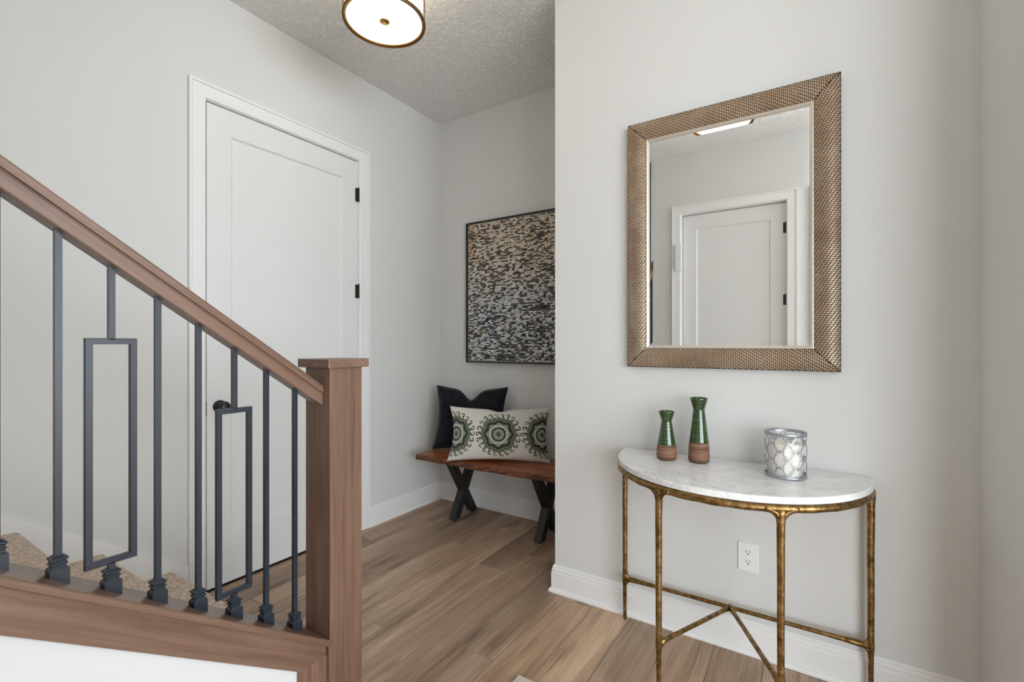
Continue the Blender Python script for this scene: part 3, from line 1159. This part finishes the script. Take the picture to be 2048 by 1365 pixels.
# ------------------------------------------------------------------ wall outlet
ox, oz = -.2155, .3825
ol = empty('wall_outlet', (ox, MWY, oz - .057), 'white duplex wall outlet under the console table', 'outlet')
boxes('cover_plate', [(ox - .0365, ox + .0365, MWY - .0055, MWY + .001, oz - .057, oz + .057)], 'plastic', ol, .0022)
for s in (1, -1):
    c = oz + s * .0195
    bm = bmesh.new()
    pts = []
    for i in range(28):
        a = 2 * PI * i / 28
        pts.append((ox + max(min(.0172 * math.cos(a), .0172), -.0172), c + max(min(.0172 * math.sin(a), .0138), -.0138)))
    prism(bm, pts, 1, MWY - .0075, MWY - .004)
    rc = from_bm('receptacle', bm, 'plastic', ol)
    bm = bmesh.new()
    box(bm, ox - .0074, ox - .0052, MWY - .0079, MWY - .007, c - .0005, c + .0085)
    box(bm, ox + .0052, ox + .0072, MWY - .0079, MWY - .007, c + .0005, c + .0078)
    prism(bm, [(ox + .003 * math.cos(2 * PI * i / 12), c - .0068 + max(.003 * math.sin(2 * PI * i / 12), -.0018)) for i in range(12)], 1, MWY - .0079, MWY - .007)
    from_bm('slot', bm, 'slot', rc)
bm = bmesh.new()
prism(bm, [(ox + .003 * math.cos(2 * PI * i / 12), oz + .003 * math.sin(2 * PI * i / 12)) for i in range(12)], 1, MWY - .0068, MWY - .005)
from_bm('screw', bm, 'plastic', ol)

# ------------------------------------------------------------------ ceiling lamps
def ceiling_lamp(cx, cy, zb, R, label, sfx=''):
    HS = .175
    L = empty('ceiling_lamp' + sfx, (cx, cy, CEIL), label, 'ceiling lamp', 'drum lamps on the ceiling')
    for nm, z in (('bottom_ring', zb), ('top_ring', zb + HS)):
        bm = bmesh.new()
        lathe(bm, (cx, cy, z), [(R - .0035, -.003), (R - .0015, -.004), (R, -.003), (R + .001, 0), (R + .001, .010), (R - .0015, .011), (R - .0035, .010), (R - .0035, -.003)], 72)
        from_bm(nm, bm, 'lamp_metal', L, True)
    bm = bmesh.new()
    rs = R - .013
    lathe(bm, (cx, cy, zb), [(rs, .006), (rs + .0015, .006), (rs + .0015, HS), (rs, HS), (rs, .006)], 64)
    from_bm('fabric_shade' + sfx, bm, 'shade', L, True)
    bm = bmesh.new()
    lathe(bm, (cx, cy, zb), [(0, .006), (R - .0165, .005), (R - .0155, .007), (R - .0155, .012), (0, .012)], 64)
    from_bm('diffuser' + sfx, bm, 'diffuser', L)
    bm = bmesh.new()
    lathe(bm, (cx, cy, zb), [(R - .0160, .0035), (R - .0035, .0005), (R - .0035, .004), (R - .0160, .0065), (R - .0160, .0035)], 64)
    from_bm('rim_flange', bm, 'gold', L, True)
    # wire scrolls: overlapping tall loops round the drum
    NL = 18
    for i in range(NL):
        bm = bmesh.new()
        a0 = 2 * PI * i / NL
        hw, hh = (.36, .078) if i % 2 else (.22, .055)
        zc_ = zb + HS * .5 + (0 if i % 2 else .012)
        pts = []
        for k in range(25):
            t = 2 * PI * k / 24
            a = a0 + hw * math.cos(t) * (.75 + .25 * math.sin(t))
            pts.append((cx + (R - .003) * math.cos(a), cy + (R - .003) * math.sin(a), zc_ + hh * math.sin(t)))
        tube(bm, pts, .0014, 6, False)
        from_bm('wire_loop', bm, 'lamp_metal', L, True)
    for i in range(4):
        a = PI / 4 + i * PI / 2
        x, y = cx + (R - .004) * math.cos(a), cy + (R - .004) * math.sin(a)
        bm = bmesh.new()
        tube(bm, [(x, y, zb + .005), (x, y, zb + HS + .005)], .0022, 6)
        from_bm('upright', bm, 'lamp_metal', L, True)
    bm = bmesh.new()
    lathe(bm, (cx, cy, zb), [(0, -.013), (.0035, -.012), (.005, -.008), (.0035, -.004), (.007, -.002), (.0205, .000), (.0235, .003), (.023, .0052), (0, .0052)], 28)
    from_bm('finial', bm, 'gold', L, True)
    bm = bmesh.new()
    for i in range(3):
        a = i * 2 * PI / 3
        tube(bm, [(cx, cy, zb + HS + .006), (cx + (R - .005) * math.cos(a), cy + (R - .005) * math.sin(a), zb + HS + .006)], .003, 6)
    from_bm('spider', bm, 'lamp_metal', L, True)
    bm = bmesh.new()
    tube(bm, [(cx, cy, zb + HS), (cx, cy, CEIL - .015)], .007, 12)
    from_bm('stem', bm, 'lamp_metal', L, True)
    bm = bmesh.new()
    lathe(bm, (cx, cy, CEIL), [(0, .002), (.062, .002), (.062, -.010), (.055, -.020), (.012, -.026), (0, -.026)], 36)
    from_bm('ceiling_canopy', bm, 'lamp_metal', L, True)


ceiling_lamp(-1.685, 1.523, 2.745, .188, 'round bronze drum lamp with lit frosted glass on the ceiling before the closed door')
ceiling_lamp(-.49, .92, 2.745, .188, 'round bronze drum lamp overhead between the console table and the mirrored door', '_offscreen')

# ------------------------------------------------------------------ framed collage
AX0, AX1, AZ0, AZ1 = -2.237, -1.155, 1.098, 2.164
AD = .042
art = empty('framed_collage', ((AX0 + AX1) / 2, FWY, AZ0), 'abstract collage of small dark and pale strips in a thin black frame', 'artwork')
t = .0115
for nm, b in (('l', (AX0, AX0 + t, FWY - AD, FWY - .001, AZ0, AZ1)), ('r', (AX1 - t, AX1, FWY - AD, FWY - .001, AZ0, AZ1)),
              ('t', (AX0 + t, AX1 - t, FWY - AD, FWY - .001, AZ1 - t, AZ1)), ('b', (AX0 + t, AX1 - t, FWY - AD, FWY - .001, AZ0, AZ0 + t))):
    boxes('frame_bar', [b], 'art_frame', art, .0008)
boxes('canvas', [(AX0 + t, AX1 - t, FWY - .030, FWY - .006, AZ0 + t, AZ1 - t)], 'canvas', art)
rng = random.Random(21)
vs, fs, cs = [], [], []
cx0, cx1, cz0, cz1 = AX0 + t + .006, AX1 - t - .006, AZ0 + t + .006, AZ1 - t - .006
row = .0102
nr = int((cz1 - cz0) / row)
nz = np.random.RandomState(4)
gridn = nz.rand(14, 14)


def smooth(u, v):
    x, y = u * 12.99, v * 12.99
    i, j = int(x), int(y)
    fx, fy = x - i, y - j
    return (gridn[i, j] * (1 - fx) * (1 - fy) + gridn[i + 1, j] * fx * (1 - fy) + gridn[i, j + 1] * (1 - fx) * fy + gridn[i + 1, j + 1] * fx * fy)


def mixc(a, b, k):
    return tuple(a[i] + (b[i] - a[i]) * k for i in range(3))


for r in range(nr):
    v = (r + .5) / nr
    x = cx0 + rng.uniform(-.02, 0)
    while x < cx1:
        u = min(max((x + .012 - cx0) / (cx1 - cx0), 0), 1)
        n_ = smooth(u, v)
        # the piece cools and darkens towards its foot, warm cream at its head
        pd = .40 + .22 * max(0, .5 - v) * 2 * (.35 + u) + (n_ - .5) * .45
        dark = rng.random() < pd
        w = rng.uniform(.012, .030) if dark else rng.uniform(.012, .034)
        if dark:
            c = mixc((34, 36, 44), (70, 58, 50), min(max((v - .35) * 2, 0), 1))
            if v < .4:
                c = mixc(c, (34, 44, 62), rng.random())
            c = mixc(c, (110, 96, 82), rng.random() * .5)
        else:
            c = mixc((230, 233, 236), (236, 224, 204), min(max((v - .42) * 2.6, 0), 1))
            if v < .5 and rng.random() < .35:
                c = mixc(c, (132, 156, 184), rng.random())
            if v > .55 and rng.random() < .22:
                c = mixc(c, (178, 142, 104), rng.random())
            if rng.random() < .04:
                c = mixc(c, (190, 152, 84), .8)
            c = mixc(c, (160, 153, 143), rng.random() * .45)
            if u < .05 and v > .75:
                c = (206, 176, 140)
        hgt = row * rng.uniform(.62, 1.02)
        zc2 = cz0 + (r + .5) * row + rng.uniform(-.0022, .0022)
        sk = rng.uniform(-.05, .13) * w
        a, b = max(x, cx0), min(x + w - .0015, cx1)
        x += w
        if b - a < .004:
            continue
        yy = FWY - .030
        pr = rng.uniform(.0015, .0045)
        i0 = len(vs)
        for (px, pz) in ((a, -hgt / 2 - sk / 2), (b, -hgt / 2 + sk / 2), (b, hgt / 2 + sk / 2), (a, hgt / 2 - sk / 2)):
            zz = min(max(zc2 + pz, cz0), cz1)
            vs.append((px, yy + .0005, zz))
        for (px, pz) in ((a + .0008, -hgt / 2 - sk / 2 + .0008), (b - .0008, -hgt / 2 + sk / 2 + .0008), (b - .0008, hgt / 2 + sk / 2 - .0008), (a + .0008, hgt / 2 - sk / 2 - .0008)):
            zz = min(max(zc2 + pz, cz0), cz1)
            vs.append((px, yy - pr, zz))
        fs.append((i0 + 4, i0 + 5, i0 + 6, i0 + 7))
        for k in range(4):
            j = (k + 1) % 4
            fs.append((i0 + k, i0 + j, i0 + 4 + j, i0 + 4 + k))
        cs += [lin(*c)] * 8
me = bpy.data.meshes.new('collage_strips')
me.from_pydata(vs, [], fs)
ca = me.color_attributes.new('Col', 'FLOAT_COLOR', 'POINT')
ca.data.foreach_set('color', np.array(cs, dtype=np.float32).ravel())
st = link('collage_strips', me, 'collage', art)
st['kind'] = 'stuff'

# ------------------------------------------------------------------ bench with live edge
BZT, BTH = .455, .042
bx0, bx1 = -2.372, -1.165
bn = empty('wooden_bench', (-1.77, 2.64, 0), 'reddish live edge wooden bench on black crossed steel legs', 'bench')
bm = bmesh.new()
NB = 60
rng = random.Random(9)
fy, by = 2.428, 2.832
front = []
for i in range(NB + 1):
    u = i / NB
    x = bx0 + (bx1 - bx0) * u
    w = .006 * math.sin(u * 9.0 + .6) + .004 * math.sin(u * 23 + 1) + .002 * math.sin(u * 61) + .040 * u * (1 - u) * .4 + .020 * u
    front.append((x, fy + w - .004))
levels = [(.016, 0.0), (.004, .006), (.0, .020), (.003, .034), (.007, BTH)]
rows = []
for inset, dz in levels:
    rows.append([bm.verts.new((x, y + inset + (.002 * math.sin(x * 70 + dz * 300) if 0 < dz < BTH else 0), BZT - BTH + dz)) for x, y in front])
backb = [bm.verts.new((x, by, BZT - BTH)) for x, y in front]
backt = [bm.verts.new((x, by, BZT)) for x, y in front]
cols = rows + [backt, backb]
for a, b in zip(cols, cols[1:] + cols[:1]):
    edge = a in rows and b in rows
    for i in range(NB):
        f = bm.faces.new([a[i], a[i + 1], b[i + 1], b[i]])
        f.material_index = 1 if edge else 0
bm.faces.new([c[0] for c in cols][::-1])
bm.faces.new([c[-1] for c in cols])
from_bm('seat_slab', bm, ['bench', 'bark'], bn)
# crossed legs of square steel tube, one pair at each end
for lx in (-2.118, -1.432):
    hw = .026
    zt_ = BZT - BTH

    def slant(y0, y1, x0, x1, wd):
        bm = bmesh.new()
        A = [bm.verts.new(p) for p in ((x0, y0 - wd, .012), (x1, y0 - wd, .012), (x1, y0 + wd, .012), (x0, y0 + wd, .012))]
        B = [bm.verts.new(p) for p in ((x0, y1 - wd, zt_ - .006), (x1, y1 - wd, zt_ - .006), (x1, y1 + wd, zt_ - .006), (x0, y1 + wd, zt_ - .006))]
        bm.faces.new(A[::-1])
        bm.faces.new(B)
        for i in range(4):
            bm.faces.new([A[i], A[(i + 1) % 4], B[(i + 1) % 4], B[i]])
        lg = from_bm('leg', bm, 'steel', bn)
        bm = bmesh.new()
        lathe(bm, ((x0 + x1) / 2, y0, 0), [(0, 0), (.016, 0), (.016, .008), (.006, .009), (.006, .013), (0, .013)], 16)
        from_bm('foot_pad', bm, 'steel', lg)
    slant(2.552, 2.770, lx - hw, lx + hw, .030)
    slant(2.762, 2.520, lx - hw + .0008, lx + hw - .0008, .030)
    boxes('mounting_plate', [(lx - .045, lx + .045, 2.48, 2.80, zt_ - .0065, zt_ + .0005)], 'steel', bn)


# ------------------------------------------------------------------ cushions
def cushion_mesh(name, W, Hh, T, nx, ny, ear, chop, chop_w, print_fn=None):
    """front towards -y, width along x, height along z, centred on the origin"""
    vs, cs = [], []

    def shape(u, v, s):
        # edges drawn in between the corners
        x = W / 2 * u * (1 - ear * (1 - v * v) * abs(u) ** 3)
        z = Hh / 2 * v * (1 - ear * (1 - u * u) * abs(v) ** 3)
        z -= chop * math.exp(-(u / chop_w) ** 2) * max(0, (v + .55) / 1.55) ** 2
        e = max(0.0, (1 - abs(u) ** 2.4) * (1 - abs(v) ** 2.4))
        th = T / 2 * e ** .55
        th *= 1 - .32 * math.exp(-(u / (chop_w * 1.1)) ** 2) * max(0, v) ** 1.5 * (1 if chop > .02 else 0)
        th += .004 * math.sin(u * 7 + v * 3) * e + .003 * math.sin(v * 11 - u * 5) * e
        return x, s * max(th, .0) - 0, z
    idx = {}
    fs = []
    for s in (-1, 1):
        for j in range(ny + 1):
            for i in range(nx + 1):
                edge = i in (0, nx) or j in (0, ny)
                if s == 1 and edge:
                    idx[(s, i, j)] = idx[(-1, i, j)]
                    continue
                u, v = 2 * i / nx - 1, 2 * j / ny - 1
                idx[(s, i, j)] = len(vs)
                vs.append(shape(u, v, s))
                if print_fn:
                    cs.append(print_fn(u * W / 2, v * Hh / 2, s))
        for j in range(ny):
            for i in range(nx):
                q = [idx[(s, i, j)], idx[(s, i + 1, j)], idx[(s, i + 1, j + 1)], idx[(s, i, j + 1)]]
                fs.append(q if s == -1 else q[::-1])
    me = bpy.data.meshes.new(name)
    me.from_pydata(vs, [], fs)
    if print_fn:
        ca = me.color_attributes.new('Col', 'FLOAT_COLOR', 'POINT')
        ca.data.foreach_set('color', np.array(cs, dtype=np.float32).ravel())
    edge = [Vector(vs[idx[(-1, i, 0)]]) for i in range(nx)] + [Vector(vs[idx[(-1, nx, j)]]) for j in range(ny)] + \
           [Vector(vs[idx[(-1, i, ny)]]) for i in range(nx, 0, -1)] + [Vector(vs[idx[(-1, 0, j)]]) for j in range(ny, 0, -1)]
    return me, edge


FAB, GRN, DRK, GRY, WHT, MID = lin(214, 210, 203), lin(98, 108, 80), lin(58, 60, 54), lin(152, 153, 146), lin(226, 224, 218), lin(120, 124, 108)


def medallion(x, z):
    r = math.hypot(x, z) / .119
    if r > 1.42:
        return None
    a = math.atan2(z, x)
    lob = math.cos(8 * a)
    edge = 1.0 + .035 * math.cos(24 * a) + .02 * lob
    if r > edge:
        NH = 22
        for j in (int(round(a / (2 * PI) * NH)) + d for d in (-1, 0, 1)):
            aj = 2 * PI * j / NH
            px, pz = math.cos(aj) * 1.16, math.sin(aj) * 1.16
            qx, qz = x / .119 - px, z / .119 - pz
            # local frame: outward and sideways
            ro = qx * math.cos(aj) + qz * math.sin(aj)
            si = -qx * math.sin(aj) + qz * math.cos(aj)
            d = math.hypot(ro, si)
            ang = math.atan2(ro, si)
            if abs(d - .085) < .030 and not (-1.15 < ang < -.15):
                return DRK if j % 3 else GRN
            if abs(si + .085) < .032 + .04 * max(0, -ro) and -.20 < ro < .02:
                return GRN
        return None
    if r < .075:
        return DRK
    if r < .12 + .015 * lob:
        return MID
    if r < .15 + .02 * math.cos(8 * a):
        return DRK
    if r < .30 + .02 * math.cos(12 * a):
        return GRY
    if r < .385 + .015 * math.cos(16 * a):
        return DRK
    if r < .435:
        return MID
    octr = .475 / max(math.cos(((a + PI / 8) % (PI / 4)) - PI / 8), .5) * .985
    if abs(r - octr) < .020:
        return WHT
    if r < .64 + .055 * lob:
        return GRY if (int((r * 40)) % 5 or r < .5) else MID
    if r < .80 + .045 * lob:
        return DRK
    if r < .86 + .04 * lob:
        return MID
    return GRN


def white_print(x, z, s):
    if s == 1:
        return FAB
    for cx in (-.305, .005, .310):
        c = medallion(x - cx, z + .004)
        if c:
            return c
    return FAB


me, edge = cushion_mesh('black_cushion', .560, .468, .15, 48, 48, .12, .075, .24)
pc = empty('throw_pillow', (-2.105, 2.712, BZT + .004), 'black velvet square pillow with a dented top behind the patterned pillow', 'pillow')
pc.rotation_euler = (0, 0, math.radians(15))
lean = Matrix.Translation((0, 0, .234)) @ Matrix.Rotation(math.radians(-9), 4, 'X')
me.transform(lean)
link('cushion', me, 'velvet', pc, True, False)
bm = bmesh.new()
tube(bm, [lean @ p for p in edge] + [lean @ edge[0]], .0050, 6, False)
from_bm('flange', bm, 'velvet', pc, True, False)

me, edge = cushion_mesh('white_cushion', .690, .365, .135, 340, 190, .10, .018, .16, white_print)
pw_ = empty('throw_pillow', (-1.762, 2.588, BZT + .003), 'off-white lumbar pillow printed with green and grey medallions on the bench', 'pillow')
pw_.rotation_euler = (0, 0, math.radians(27))
lean = Matrix.Translation((0, 0, .178)) @ Matrix.Rotation(math.radians(-14), 4, 'X')
me.transform(lean)
link('cushion', me, 'print', pw_, True, False)

# ------------------------------------------------------------------ rug whose corner shows at the bottom
rg = empty('area_rug', (-.545, .86, 0), 'corner of a cream wool rug lying on the plank floor', 'rug')
bm = bmesh.new()
box(bm, -.917, -.17, .27, 1.476, .0, .011, .004)
rgb = from_bm('pile', bm, 'wool', rg)
